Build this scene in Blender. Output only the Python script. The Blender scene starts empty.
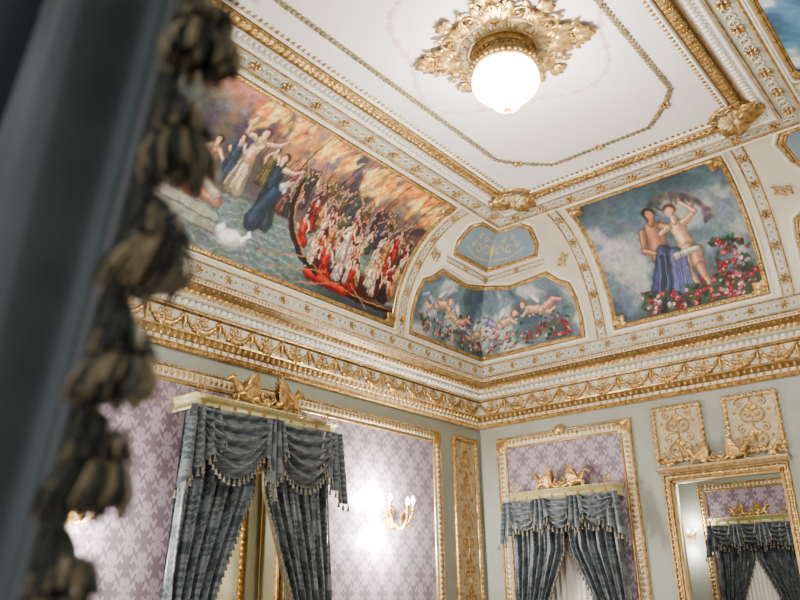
import bpy, math, random, numpy as np
random.seed(3); rng=np.random.default_rng(5)
PI=math.pi
W=5.3; LX=7.6; ZC=5.25; TW=.12
def srgb(c):
    c=np.asarray(c,float)/255.0
    return np.where(c<=0.04045,c/12.92,((c+0.055)/1.055)**2.4)
def lin(r,g,b): return tuple(float(x) for x in srgb((r,g,b)))+(1.0,)

# ------------------------------------------------------------------ materials
def newmat(name):
    m=bpy.data.materials.new(name); m.use_nodes=True
    nt=m.node_tree; return m,nt,nt.nodes["Principled BSDF"]
def noise_mat(name,c1,c2,scale=8,rough=.5,metal=0,bump=0,sheen=0,detail=4):
    m,nt,p=newmat(name); N=nt.nodes.new; L=nt.links.new
    tc=N("ShaderNodeTexCoord"); nz=N("ShaderNodeTexNoise"); nz.inputs["Scale"].default_value=scale; nz.inputs["Detail"].default_value=detail
    L(tc.outputs["Object"],nz.inputs["Vector"])
    cr=N("ShaderNodeValToRGB"); cr.color_ramp.elements[0].position=.35; cr.color_ramp.elements[1].position=.65
    cr.color_ramp.elements[0].color=c1; cr.color_ramp.elements[1].color=c2
    L(nz.outputs["Fac"],cr.inputs["Fac"]); L(cr.outputs["Color"],p.inputs["Base Color"])
    p.inputs["Roughness"].default_value=rough; p.inputs["Metallic"].default_value=metal
    if sheen: p.inputs["Sheen Weight"].default_value=sheen
    if bump:
        b=N("ShaderNodeBump"); b.inputs["Strength"].default_value=bump; b.inputs["Distance"].default_value=.01
        L(nz.outputs["Fac"],b.inputs["Height"]); L(b.outputs["Normal"],p.inputs["Normal"])
    return m
def damask_mat(name,c1,c2,pa,pz,rough=.45,sheen=0.0,bump=.15,rough2=None,edge=.12):
    m,nt,p=newmat(name); N=nt.nodes.new; L=nt.links.new
    tc=N("ShaderNodeTexCoord"); sx=N("ShaderNodeSeparateXYZ"); L(tc.outputs["Object"],sx.inputs[0])
    def mt(op,a,b=None):
        n=N("ShaderNodeMath"); n.operation=op
        for i,q in enumerate((a,b)):
            if q is None: continue
            if isinstance(q,(int,float)): n.inputs[i].default_value=q
            else: L(q,n.inputs[i])
        return n.outputs[0]
    a=mt('MULTIPLY',mt('ADD',sx.outputs[0],sx.outputs[1]),2*PI/pa); z=mt('MULTIPLY',sx.outputs[2],2*PI/pz)
    def cc(i,j,w):
        return mt('MULTIPLY',mt('MULTIPLY',mt('COSINE',mt('MULTIPLY',a,i)),mt('COSINE',mt('MULTIPLY',z,j))),w)
    f=mt('ADD',cc(1,1,1.0),cc(3,1,.45)); f=mt('ADD',f,cc(2,4,.55)); f=mt('ADD',f,cc(5,3,.5)); f=mt('ADD',f,cc(4,6,.5)); f=mt('ADD',f,cc(7,5,.4))
    f=mt('ADD',mt('MULTIPLY',f,.5),.5)
    cr=N("ShaderNodeValToRGB"); e=cr.color_ramp.elements; e[0].position=.5-edge; e[1].position=.5+edge; e[0].color=c1; e[1].color=c2
    L(f,cr.inputs["Fac"]); L(cr.outputs["Color"],p.inputs["Base Color"])
    p.inputs["Roughness"].default_value=rough
    if sheen: p.inputs["Sheen Weight"].default_value=sheen
    if bump:
        b=N("ShaderNodeBump"); b.inputs["Strength"].default_value=bump; b.inputs["Distance"].default_value=.004
        L(cr.outputs["Color"],b.inputs["Height"]); L(b.outputs["Normal"],p.inputs["Normal"])
    return m
def emis(name,col,s):
    m,nt,p=newmat(name); p.inputs["Base Color"].default_value=col
    p.inputs["Emission Color"].default_value=col; p.inputs["Emission Strength"].default_value=s; p.inputs["Roughness"].default_value=.2
    return m
def paint_mat(name):
    m,nt,p=newmat(name); a=nt.nodes.new("ShaderNodeAttribute"); a.attribute_name="paint"
    nz=nt.nodes.new("ShaderNodeTexNoise"); nz.inputs["Scale"].default_value=40
    bp=nt.nodes.new("ShaderNodeBump"); bp.inputs["Strength"].default_value=.1; bp.inputs["Distance"].default_value=.003
    nt.links.new(nz.outputs["Fac"],bp.inputs["Height"]); nt.links.new(bp.outputs["Normal"],p.inputs["Normal"])
    nt.links.new(a.outputs["Color"],p.inputs["Base Color"]); p.inputs["Roughness"].default_value=.55; p.inputs["Specular IOR Level"].default_value=.3
    return m
CREAM=noise_mat("cream_plaster",lin(196,188,162),lin(212,205,182),3,.5)
CEILP=noise_mat("ceiling_paint",lin(222,213,206),lin(230,223,214),1.2,.7)
WHITE=noise_mat("pale_stucco",lin(216,210,191),lin(230,225,209),9,.45)
GOLD=noise_mat("gilding",lin(142,106,54),lin(206,168,100),26,.30,.62,.2)
GOLDL=noise_mat("pale_gilding",lin(180,154,102),lin(208,186,138),12,.38,.35,.1)
PELM=noise_mat("pelmet_cream_gilt",lin(180,168,112),lin(198,188,134),12,.42,.2,.05)
GREEN=noise_mat("sage_wall_paint",lin(132,136,122),lin(141,145,131),2,.45)
GREY=noise_mat("grey_green_band",lin(166,165,146),lin(178,176,158),5,.5)
WALLP=damask_mat("mauve_damask_wallpaper",lin(112,96,106),lin(156,140,150),.23,.34,.30,.15,.12,None,.06)
DRAPE=damask_mat("grey_blue_damask_silk",lin(44,52,56),lin(86,94,97),.15,.21,.30,.2,.1,None,.1)
FRINGE=noise_mat("fringe_thread",lin(70,74,68),lin(128,120,98),60,.6)
SHEER=noise_mat("white_sheer",lin(228,226,214),lin(240,238,228),3,.7)
WOOD=noise_mat("parquet_wood",lin(96,62,36),lin(130,88,52),6,.3,0,.05)
SATIN=noise_mat("satin_lining",lin(62,74,77),lin(90,101,104),2.5,.26,.35,0,.3)
TAN=noise_mat("tassel_tan_thread",lin(122,108,82),lin(168,152,120),80,.5)
DARKT=noise_mat("tassel_dark_thread",lin(34,39,37),lin(66,68,58),80,.6)
YELL=noise_mat("warm_yellow_wall",lin(226,200,122),lin(236,212,140),2,.5)
BRONZE=noise_mat("sage_bronze_leaf",lin(112,100,68),lin(150,132,90),30,.45,.25)
SHADEGILT=noise_mat("gilding_painted_shade",lin(96,74,40),lin(134,106,60),20,.45,.3)  # darker gilt for shadow lines between mouldings, shade put into the colour
PAINT=paint_mat("fresco_paint")
GLASS=emis("lit_crystal_glass",(1,.97,.92,1),30.0)
BULB=emis("lit_frosted_bulb",(1,.95,.88,1),90.0)

# ------------------------------------------------------------------ mesh builder
def link(o,parent=None):
    bpy.context.collection.objects.link(o)
    if parent: o.parent=parent
    return o
def empty(name,loc=(0,0,0)):
    e=bpy.data.objects.new(name,None); e.empty_display_size=.1; e.location=(0,0,0); return link(e)
class MB:
    def __init__(s): s.v=[];s.q=[];s.qm=[];s.n=0
    def add(s,V,F,m=0):
        V=np.asarray(V,float).reshape(-1,3); F=np.asarray(F,int)
        if F.shape[1]==3: F=np.column_stack([F,F[:,2]*0-1])
        G=np.where(F>=0,F+s.n,-1); s.v.append(V); s.q.append(G); s.qm.append(np.full(len(G),m)); s.n+=len(V)
    def build(s,name,mats,parent=None,smooth=True,col=None):
        V=np.concatenate(s.v); Q=np.concatenate(s.q); M=np.concatenate(s.qm)
        me=bpy.data.meshes.new(name); me.vertices.add(len(V)); me.vertices.foreach_set("co",V.astype(np.float32).ravel())
        cnt=(Q>=0).sum(1); st=np.concatenate([[0],np.cumsum(cnt)[:-1]])
        me.loops.add(int(cnt.sum())); me.loops.foreach_set("vertex_index",Q[Q>=0].astype(np.int32))
        me.polygons.add(len(Q)); me.polygons.foreach_set("loop_start",st.astype(np.int32)); 
        me.polygons.foreach_set("material_index",M.astype(np.int32))
        me.polygons.foreach_set("use_smooth",np.full(len(Q),smooth))
        for m in mats: me.materials.append(m)
        me.update(calc_edges=True); me.validate()
        if col is not None:
            a=me.color_attributes.new("paint",'FLOAT_COLOR','POINT')
            a.data.foreach_set("color",np.column_stack([col,np.ones(len(col))]).astype(np.float32).ravel())
        o=bpy.data.objects.new(name,me); return link(o,parent)
def gridF(r,c,closed_c=False,closed_r=False):
    i=np.arange(r if closed_r else r-1); j=np.arange(c if closed_c else c-1)
    I,J=np.meshgrid(i,j,indexing='ij'); I=I.ravel();J=J.ravel(); I2=(I+1)%r; J2=(J+1)%c
    return np.column_stack([I*c+J,I*c+J2,I2*c+J2,I2*c+J])
def box(mb,x0,x1,y0,y1,z0,z1,m=0):
    V=[(x,y,z) for x in (x0,x1) for y in (y0,y1) for z in (z0,z1)]
    mb.add(V,[(0,1,3,2),(4,6,7,5),(0,4,5,1),(2,3,7,6),(0,2,6,4),(1,5,7,3)],m)
# ------------------------------------------------------------------ surface maps
ths=np.radians(np.linspace(0,90,181)); ee=1.25-np.cos(ths); zz=4.05+1.2*np.sin(ths)
qs=np.concatenate([[0],np.cumsum(np.hypot(np.diff(ee),np.diff(zz)))]); Q90=qs[-1]
def Q(th): return float(np.interp(math.radians(th),ths,qs))
def EZ(q):
    q=np.asarray(q,float); t=np.interp(q,qs,ths)
    e=1.25-np.cos(t)+np.maximum(q-Q90,0); z=4.05+1.2*np.sin(t)+np.minimum(q,0)
    de=np.sin(t); dz=1.2*np.cos(t); l=np.hypot(de,dz)
    return e,z,dz/l,-de/l
def Ef(q): return float(EZ(q)[0])
def covA(s,q,n): e,z,a,b=EZ(q); return np.stack([-s+0*e,-(e+n*a),z+n*b],-1)
def covB(s,q,n): e,z,a,b=EZ(q); return np.stack([-(e+n*a),-s+0*e,z+n*b],-1)
def covC(s,q,n): e,z,a,b=EZ(q); return np.stack([-s+0*e,-W+(e+n*a),z+n*b],-1)
def cor1(u,q,n):
    e,z,a,b=EZ(q); sd=np.abs(u)+e; ee_=e+n*a
    PA=np.stack([-sd,-ee_,z+n*b],-1); PB=np.stack([-ee_,-sd,z+n*b],-1)
    h=np.abs(u)<1e-6
    out=np.where((u>0)[...,None],PB,PA)
    out[h]=np.stack([-ee_,-ee_,z+n*b],-1)[h]
    return out
def cor2(u,q,n): p=cor1(-u,q,n).copy(); p[...,1]=-W-p[...,1]; return p
def walA(s,z,n): return np.stack([-s,-n+0*s,z+0*s],-1)
def walB(s,z,n): return np.stack([-n+0*s,-s,z+0*s],-1)
def walC(s,z,n): return np.stack([-s,-W+n+0*s,z+0*s],-1)
def walF(s,z,n): return np.stack([3.5-n+0*s,-s,z+0*s],-1)
def flat(x,y,n): return np.stack([x+0*n,y+0*n,ZC-n],-1)
# ------------------------------------------------------------------ helpers on maps
def dens(path,step=.1,closed=True):
    P=[np.array(p,float) for p in path]; out=[]
    n=len(P)
    for i in range(n if closed else n-1):
        a,b=P[i],P[(i+1)%n]; k=max(1,int(np.linalg.norm(b-a)/step))
        for j in range(k): out.append(a+(b-a)*j/k)
    if not closed: out.append(P[-1])
    return np.array(out)
def sweep2(mb,M,path,prof,closed=True,m=0,step=.1):
    P=dens(path,step,closed); n=len(P)
    if closed: d=np.roll(P,-1,0)-P
    else: d=np.vstack([P[1:]-P[:-1],P[-1:]-P[-2:-1]])
    d/=np.linalg.norm(d,axis=1)[:,None]; nr=np.column_stack([-d[:,1],d[:,0]])
    pv=np.roll(nr,1,0)
    if not closed: pv[0]=nr[0]
    mi=(nr+pv); mi/=np.maximum(1+(nr*pv).sum(1),.3)[:,None]
    pr=np.array(prof,float); K=len(pr)
    s=P[:,None,0]+mi[:,None,0]*pr[None,:,0]; q=P[:,None,1]+mi[:,None,1]*pr[None,:,0]; h=np.broadcast_to(pr[None,:,1],s.shape)
    mb.add(M(s.ravel(),q.ravel(),h.ravel()),gridF(n,K,False,closed),m)
def rect(a,b,c,d): return [(a,c),(b,c),(b,d),(a,d)]
def halfround(w0,w1,h,base=0,k=5):
    c=(w0+w1)/2; r=(w1-w0)/2
    return [(c-r*math.cos(PI*i/k),base+h*math.sin(PI*i/k)) for i in range(k+1)]
def along(path,sp,closed=True,off=0):
    P=[np.array(p,float) for p in path]; n=len(P); pts=[];ang=[]
    for i in range(n if closed else n-1):
        a,b=P[i],P[(i+1)%n]; l=np.linalg.norm(b-a); k=max(1,int(round(l/sp))); t=math.atan2(b[1]-a[1],b[0]-a[0])
        nr=np.array([-math.sin(t),math.cos(t)])
        for j in range(k): pts.append(a+(b-a)*(j+.5)/k+nr*off); ang.append(t)
    return np.array(pts),np.array(ang)
def inst(mb,T,M,pts,ang=0,sc=1,n0=0,m=0,sz=None):
    V,F=T; pts=np.atleast_2d(np.asarray(pts,float)); k=len(pts); ang=np.broadcast_to(ang,(k,)); sc=np.broadcast_to(sc,(k,))
    if sz is None: sz=sc
    sz=np.broadcast_to(sz,(k,)); n0=np.broadcast_to(n0,(k,))
    c,s=np.cos(ang)[:,None],np.sin(ang)[:,None]
    x=(V[None,:,0]*c-V[None,:,1]*s)*sc[:,None]+pts[:,0:1]; y=(V[None,:,0]*s+V[None,:,1]*c)*sc[:,None]+pts[:,1:2]
    z=V[None,:,2]*sz[:,None]+n0[:,None]
    FF=(F[None]+ (np.arange(k)*len(V))[:,None,None]).reshape(-1,4)
    mb.add(M(x.ravel(),y.ravel(),z.ravel()),FF,m)
def merge(*Ts):
    V=[];F=[];n=0
    for v,f in Ts: V.append(v);F.append(f+n);n+=len(v)
    return np.concatenate(V),np.concatenate(F)
def tf(T,dx=0,dy=0,dz=0,sx=1,sy=1,sz=1,r=0):
    v=T[0]*[sx,sy,sz]; c,s=math.cos(r),math.sin(r)
    v=np.column_stack([v[:,0]*c-v[:,1]*s+dx,v[:,0]*s+v[:,1]*c+dy,v[:,2]+dz]); return v,T[1]
def dome(nu=8,nv=3):
    V=[]
    for i in range(nv+1):
        t=PI/2*i/nv
        for j in range(nu):
            a=2*PI*j/nu; V.append((math.cos(a)*math.cos(t),math.sin(a)*math.cos(t),math.sin(t)))
    return np.array(V),gridF(nv+1,nu,True)
def tube(P,R,k=6,closed=False):
    P=np.array(P,float); n=len(P); R=np.broadcast_to(R,(n,))
    d=np.gradient(P,axis=0); 
    if closed: d=np.roll(P,-1,0)-np.roll(P,1,0)
    d/=np.maximum(np.linalg.norm(d,axis=1),1e-9)[:,None]
    u=np.array([0,0,1.]); 
    if abs(d[0]@u)>.9: u=np.array([1.,0,0])
    V=[]
    for i in range(n):
        u=u-d[i]*(u@d[i]); u/=np.linalg.norm(u); w=np.cross(d[i],u)
        for j in range(k):
            a=2*PI*j/k; V.append(P[i]+R[i]*(math.cos(a)*u+math.sin(a)*w))
    return np.array(V),gridF(n,k,True,closed)
def leaf():
    V=[];r,c=9,7
    for i in range(r):
        t=i/(r-1); w=.36*math.sin(PI*min(1,t*.92+.08))**.8*(1+.22*math.sin(t*6*PI))
        if i==r-1: w=.01
        for j in range(c):
            a=(j/(c-1)-.5)*2; V.append((a*w,t,.16*math.sin(PI*t)+.10*(1-abs(a))+.05*math.cos(a*PI*3)+.18*max(0,t-.7)))
    return np.array(V),gridF(r,c)
DOME=dome(); DOMES=dome(6,2); LEAF=leaf()
BOXT=(np.array([(x,y,z) for x in (-.5,.5) for y in (-.5,.5) for z in (0,1)],float),np.array([(0,1,3,2),(4,6,7,5),(0,4,5,1),(2,3,7,6),(1,5,7,3)]))
def ringT(k=12,r=.16): return tube([(math.cos(a),math.sin(a),r*.4) for a in np.linspace(0,2*PI,k,endpoint=False)],r,4,True)
RING=ringT()
FLOR=merge(*[tf(DOMES,.62*math.cos(a),.62*math.sin(a),0,.42,.24,.28,a) for a in np.linspace(0,2*PI,6,endpoint=False)],tf(DOMES,0,0,.1,.3,.3,.35))
def scroll(turn=2.6,r0=1.0,rad=.075):
    P=[];R=[]
    for i in range(30):
        t=i/29; a=-PI/2+turn*PI*t; r=r0*(1-.82*t); P.append((r*math.cos(a)*.5,r*math.sin(a)*.5+.5*r0,.06)); R.append(rad*(1-.45*t))
    return merge(tube(P,R,5),tf(DOMES,P[-1][0],P[-1][1],.03,.11,.11,.12))
SCR=scroll(); SCRM=(SCR[0]*[-1,1,1],SCR[1])
def scrollL():
    T=[scroll(2.4,1,.085)]
    for t,sg,L in ((.12,1,.5),(.3,1,.42),(.48,1,.36),(.2,-1,.28),(.66,1,.28)):
        a=-PI/2+2.4*PI*t; r=(1-.82*t); T.append(tf(LEAF,r*math.cos(a)*.5,r*math.sin(a)*.5+.5,.05,L*.9,L,L*.8,a-PI/2+.9*(1 if sg>0 else 2.6)))
    return merge(*T)
SCL=scrollL(); SCLM=(SCL[0]*[-1,1,1],SCL[1])
def shellT(nr=11):
    V=[];A=nr*6+1;Rn=6
    for i in range(Rn):
        t=i/(Rn-1)
        for j in range(A):
            a=-.25*PI+1.5*PI*j/(A-1); rid=math.cos(j/6*2*PI)
            r=(.12+.88*t)*(1+.05*t*rid); V.append((r*math.cos(a),r*math.sin(a)*.9,.12+.28*math.sin(PI*min(t*.8+.1,1))+.07*t*rid))
    return merge((np.array(V),gridF(Rn,A)),tf(DOME,0,-.1,.1,.3,.3,.4))
SHELL=shellT()
def festT():
    P=[];R=[]
    for i in range(31):
        t=i/30; x=(t-.5)*.9; P.append((x,-.34*(1-(2*t-1)**2),.06)); R.append((.03+.05*math.sin(PI*t))*(1+.4*math.sin(i*2.1)))
    parts=[tube(P,R,6)]
    parts.append(tf(FLOR,.5,.0,0,.11,.11,.14)); parts.append(tube([(.5,0,.04),(.49,-.15,.04),(.5,-.34,.04)],[.035,.055,.02],5))
    parts.append(tf(SCL,-.02,-.06,0,.22,.22,.3,-PI*.5)); parts.append(tf(SCLM,.02,-.06,0,.22,.22,.3,PI*.5)); parts.append(tf(LEAF,0,-.06,0,.16,.16,.2)); parts.append(tf(SCL,.46,-.3,0,.16,.16,.2,.5)); parts.append(tf(SCLM,.54,-.3,0,.16,.16,.2,-.5))
    return merge(*parts)
FEST=festT()
def griffin():
    # winged griffin facing +x; x along, y up, z out
    parts=[]
    B=[(-.40,.14,.0),(-.28,.18,.0),(-.1,.2,.0),(.06,.25,0),(.16,.34,0),(.23,.45,0),(.29,.53,0),(.37,.52,0),(.47,.45,0)]
    parts.append(tube(B,[.06,.12,.115,.13,.10,.065,.085,.055,.012],8))
    parts.append(tube([(-.36,.12,0),(-.52,.08,.02),(-.70,.12,.03),(-.84,.24,.03),(-.78,.36,.03),(-.70,.28,.03)],[.05,.035,.03,.03,.036,.04],6))
    for z in (-.06,.07):
        parts.append(tube([(.04,.22,z),(.22,.18,z),(.20,.06,z),(.34,.0,z)],[.07,.05,.032,.04],6))
        parts.append(tube([(-.28,.16,z),(-.12,.1,z),(-.28,.04,z),(-.12,.0,z)],[.09,.07,.032,.04],6))
        for k in range(8):
            a=PI*(.70+.035*k); L=.60-.05*k
            parts.append(tf(LEAF,.04-.02*k,.30-.016*k,z*1.1,.15,L,.16*(1 if z>0 else -1),a-PI/2))
        parts.append(tube([(.07,.28,z*1.2),(-.02,.38,z*1.4),(-.16,.46,z*1.4),(-.30,.50,z*1.4)],[.06,.06,.04,.015],6))
    parts.append(tf(DOMES,.28,.60,0,.035,.06,.035))
    return merge(*parts)
GRIF=griffin(); GRIFM=(GRIF[0]*[-1,1,1],GRIF[1])
def crest(mb,M,s,z,n,sc,m=0,griff=True):
    if griff:
        inst(mb,GRIFM,M,(s-.60*sc,z),0,sc*.95,n,m); inst(mb,GRIF,M,(s+.60*sc,z),0,sc*.95,n,m)
    k=.4 if griff else 1
    for a in (-1.1,-.7,-.35,0,.35,.7,1.1): inst(mb,LEAF,M,(s,z+.06*sc),a,sc*k*(.5-.1*abs(a)),n,m)
    inst(mb,DOME,M,(s,z+.1*sc),0,sc*.10,n,m)
    inst(mb,SCR,M,(s-.15*sc,z),PI*.5,sc*.3,n,m); inst(mb,SCRM,M,(s+.15*sc,z),-PI*.5,sc*.3,n,m)
def ring(mb,prof,mats):
    pr=np.array(prof,float)
    for i in range(len(pr)-1):
        V=[]
        for e,z in (pr[i],pr[i+1]):
            V+=[(-LX,-e,z),(-e,-e,z),(-e,-W+e,z),(-LX,-W+e,z)]
        mb.add(V,gridF(2,4),mats[i] if isinstance(mats,(list,tuple)) else mats)
# ================================================================== ROOM SHELL
mb=MB(); box(mb,-9.5,3.6,-W-.3,2.6,-.1,0,0); mb.build("floor",[WOOD],smooth=False)
mb=MB()
for a in [(-LX,-4.0,0,3.6),(-4.0,-2.92,2.72,3.6),(-2.92,TW,0,3.6)]: box(mb,a[0],a[1],0,.3,a[2],a[3],0)
mb.build("wall_left",[GREEN],smooth=False)
mb=MB()
for y0,y1,z0,z1 in [(-.62,0,0,3.6),(-1.5,-.62,2.3,3.6),(-2.16,-1.5,0,3.6),(-3.16,-2.16,2.66,3.6),(-3.8,-3.16,0,3.6),(-4.68,-3.8,2.3,3.6),(-W,-4.68,0,3.6)]:
    box(mb,0,TW,y0,y1,z0,z1,0)
mb.build("wall_right",[GREEN],smooth=False)
mb=MB(); box(mb,-LX,TW,-W-.3,-W,0,3.6,0); mb.build("wall_near",[GREEN],smooth=False)
mb=MB()
pr=[(.25,3.968)]+[(float(EZ(q)[0]),float(EZ(q)[1])) for q in np.linspace(0,Q90,40)]
ring(mb,pr,0)
mb.add([(-LX,-1.24,ZC),(-1.24,-1.24,ZC),(-1.24,-W+1.24,ZC),(-LX,-W+1.24,ZC)],[(0,1,2,3)],1)
mb.build("ceiling",[CREAM,CEILP])
# ================================================================== CORNICE
mb=MB()
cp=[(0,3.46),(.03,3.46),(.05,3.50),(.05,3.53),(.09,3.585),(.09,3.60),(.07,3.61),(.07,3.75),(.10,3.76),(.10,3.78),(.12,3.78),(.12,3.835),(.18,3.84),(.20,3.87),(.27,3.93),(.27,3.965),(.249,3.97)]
cm=[1,1,0,3,1,3,0,3,1,0,0,0,0,3,0,2]  # darker strips paint in the shade behind eggs and leaves
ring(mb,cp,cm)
for M,sd in ((walA,'A'),(walB,'B'),(walC,'C')):
    def line(z,e,sp,T,sc,n,m,ang=0,sz=None,half=0):
        s0=e; s1=(W-e) if sd=='B' else LX-.1
        k=max(1,int(round((s1-s0)/sp))); s=s0+(np.arange(k)+.5)*(s1-s0)/k
        inst(mb,T,M,np.column_stack([s,np.full(k,z)]),ang,sc,n,m,sz)
    line(3.56,.09,.062,tf(DOME,0,0,0,.7,1.25,1),.025,.066,1)
    line(3.477,.04,.035,DOMES,.013,.036,1)
    line(3.515,.05,.07,FLOR,.018,.05,1)
    line(3.728,.09,.34,FEST,.34,.068,1)
    line(3.635,.09,.34,FLOR,.025,.068,1)
    line(3.765,.10,.03,DOMES,.009,.10,1)
    line(3.807,.12,.062,BOXT,.036,.12,2,0,.035)
    line(3.878,.24,.055,tf(LEAF,0,-.5,0),.075,.20,1)
    line(3.915,.24,.055,DOMES,.010,.25,1)
    line(3.948,.27,.036,DOMES,.015,.265,1)
mb.build("trim_cornice",[CREAM,GOLD,WHITE,SHADEGILT])
# ================================================================== CEILING MOULDINGS
mb=MB()
def cline(q,sp,T,sc,n=0,m=1,ang=0,sz=None,lo=0,hi=0):
    e=Ef(q)
    for M,sd in ((covA,'A'),(covB,'B'),(covC,'C')):
        s0=e+lo; s1=(W-e-lo) if sd=='B' else LX-.1
        k=max(1,int(round((s1-s0)/sp))); s=s0+(np.arange(k)+.5)*(s1-s0)/k
        inst(mb,T,M,np.column_stack([s,np.full(k,q)]),ang,sc,n,m,sz)
def cring(q0,q1,h,m,k=5):
    pr=[]
    for i in range(k+1):
        q=(q0+q1)/2-(q1-q0)/2*math.cos(PI*i/k); e,z,a,b=EZ(q); n=h*math.sin(PI*i/k); pr.append((e+n*a,z+n*b))
    ring(mb,pr,m)
def cband(q0,q1,n_,m,k=4):
    pr=[]
    for q in np.linspace(q0,q1,k): e,z,a,b=EZ(q); pr.append((float(e+n_*a),float(z+n_*b)))
    ring(mb,pr,m)
cband(-.055,.055,.003,5)
cring(-.078,-.058,.012,1); cring(.055,.073,.014,1)
cline(.0,.072,RING,.027,.005,2); cline(.0,.072,DOMES,.010,.004,1); cline(.0,.288,FLOR,.042,.01,1)
cline(.064,.03,DOMES,.010,.012,1); cline(-.068,.03,DOMES,.009,.010,1)
cband(1.66,1.80,.003,5)
cring(1.605,1.625,.015,2); cring(1.635,1.655,.014,1); cline(1.645,.03,DOMES,.009,.010,1)
cline(1.73,.08,RING,.033,.005,2); cline(1.73,.08,DOMES,.012,.004,1); cline(1.73,.32,FLOR,.055,.012,1)
cring(1.80,1.815,.014,1); cring(1.82,1.86,.02,2)
cline(1.90,.05,tf(DOME,0,0,0,.8,1.3,1),.022,.004,2); cline(1.90,.05,DOMES,.008,.02,1)
cring(1.945,1.96,.014,1)
cband(1.962,1.975,.004,7); cring(1.975,2.055,.030,1,8); cline(2.015,.05,tf(LEAF,0,-.5,0),.085,.024,1,PI/4); cline(2.015,.10,FLOR,.028,.036,1); cband(2.055,2.068,.004,7)
cring(2.07,2.10,.02,2)
cline(2.115,.05,tf(LEAF,0,-.5,0),.04,.0,1)
for y in (-1.6,-W+1.6):
    a2=math.atan2(-1 if y>-2 else 1,-1)
    inst(mb,SHELL,flat,(-1.6,y),a2-PI/2,.15,.01,3); inst(mb,RING,flat,(-1.6,y),0,.18,.0,1,.12)
    for da in (-2.2,-1.7,1.7,2.2): inst(mb,LEAF,flat,(-1.6,y),a2-PI/2+da,.24,.02,1)
    inst(mb,SCL,flat,(-1.6+.1*math.cos(a2+PI/2),y+.1*math.sin(a2+PI/2)),a2-PI/2,.16,.03,1); inst(mb,SCLM,flat,(-1.6-.1*math.cos(a2+PI/2),y-.1*math.sin(a2+PI/2)),a2-PI/2,.16,.03,1)
gp=[(-LX,-1.86),(-2.3,-1.86),(-2.12,-1.98),(-1.9,-2.2),(-1.9,-3.1),(-2.12,-3.32),(-2.3,-3.44),(-LX,-3.44)]
sweep2(mb,flat,gp,halfround(-.006,.006,.008),False,6)
pts,ang=along(gp,.045,False)
inst(mb,tf(LEAF,0,-.2,0),flat,pts,ang-PI/2+.6,.046,.0,6); inst(mb,tf(LEAF,0,-.2,0),flat,pts,ang-PI/2-.6,.046,.0,6)
pts,ang=along(gp,.33,False); inst(mb,FLOR,flat,pts,ang,.026,.01,6)
inst(mb,FLOR,flat,[(-2.12,-1.98),(-2.12,-3.32),(-1.9,-2.65)],0,.05,.01,1)
q0,q1=Q(8),Q(79)
def gframe(M,path,closed=True,lite=False):
    sweep2(mb,M,path,[(-.012,.0),(-.008,.016),(.002,.012),(.010,.0)],closed,1)
    sweep2(mb,M,path,halfround(-.034,-.012,.024),closed,1)
    pts,ang=along(path,.036,closed,-.023); inst(mb,tf(LEAF,0,-.5,0),M,pts,ang-PI/2,.036,.016,1)
    sweep2(mb,M,path,[(-.040,.002),(-.034,.002)],closed,7)
    o=[(-.068,0),(-.062,.012),(-.050,.012),(-.044,0)]; sweep2(mb,M,path,o,closed,2)
def cornerleaf(M,a,b,c,d,L=.13):
    for (s,q,an) in ((a,c,-PI*.25),(b,c,PI*.25),(a,d,-PI*.75),(b,d,PI*.75)):
        for da in (-.75,0,.75): inst(mb,LEAF,M,(s,q),an+da,L*(1 if da==0 else .85),.012,1)
        inst(mb,SCL,M,(s,q),an+.3,L*.7,.02,1); inst(mb,SCLM,M,(s,q),an-.3,L*.7,.02,1)
frA=(1.85,5.15); frB=(1.93,3.37)
gframe(covA,rect(frA[0],frA[1],q0,q1)); cornerleaf(covA,frA[0],frA[1],q0,q1)
gframe(covB,rect(frB[0],frB[1],q0,q1)); cornerleaf(covB,frB[0],frB[1],q0,q1)
gframe(covC,rect(frA[0],frA[1],q0,q1)); cornerleaf(covC,frA[0],frA[1],q0,q1)
def rib(M,s):
    p=[(s,.085),(s,1.60)]
    sweep2(mb,M,p,[(-.045,.003),(.045,.003)],False,5)
    for d in (-.047,.047): sweep2(mb,M,p,halfround(d-.008,d+.008,.014),False,1)
    pts,ang=along(p,.07,False); inst(mb,RING,M,pts,0,.027,.004,2); inst(mb,DOMES,M,pts,0,.010,.004,1)
    pts,ang=along(p,.28,False); inst(mb,FLOR,M,pts,0,.048,.012,1)
rib(covA,1.70); rib(covA,5.30); rib(covB,1.75); rib(covB,W-1.75); rib(covC,1.70); rib(covC,5.30)
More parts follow.
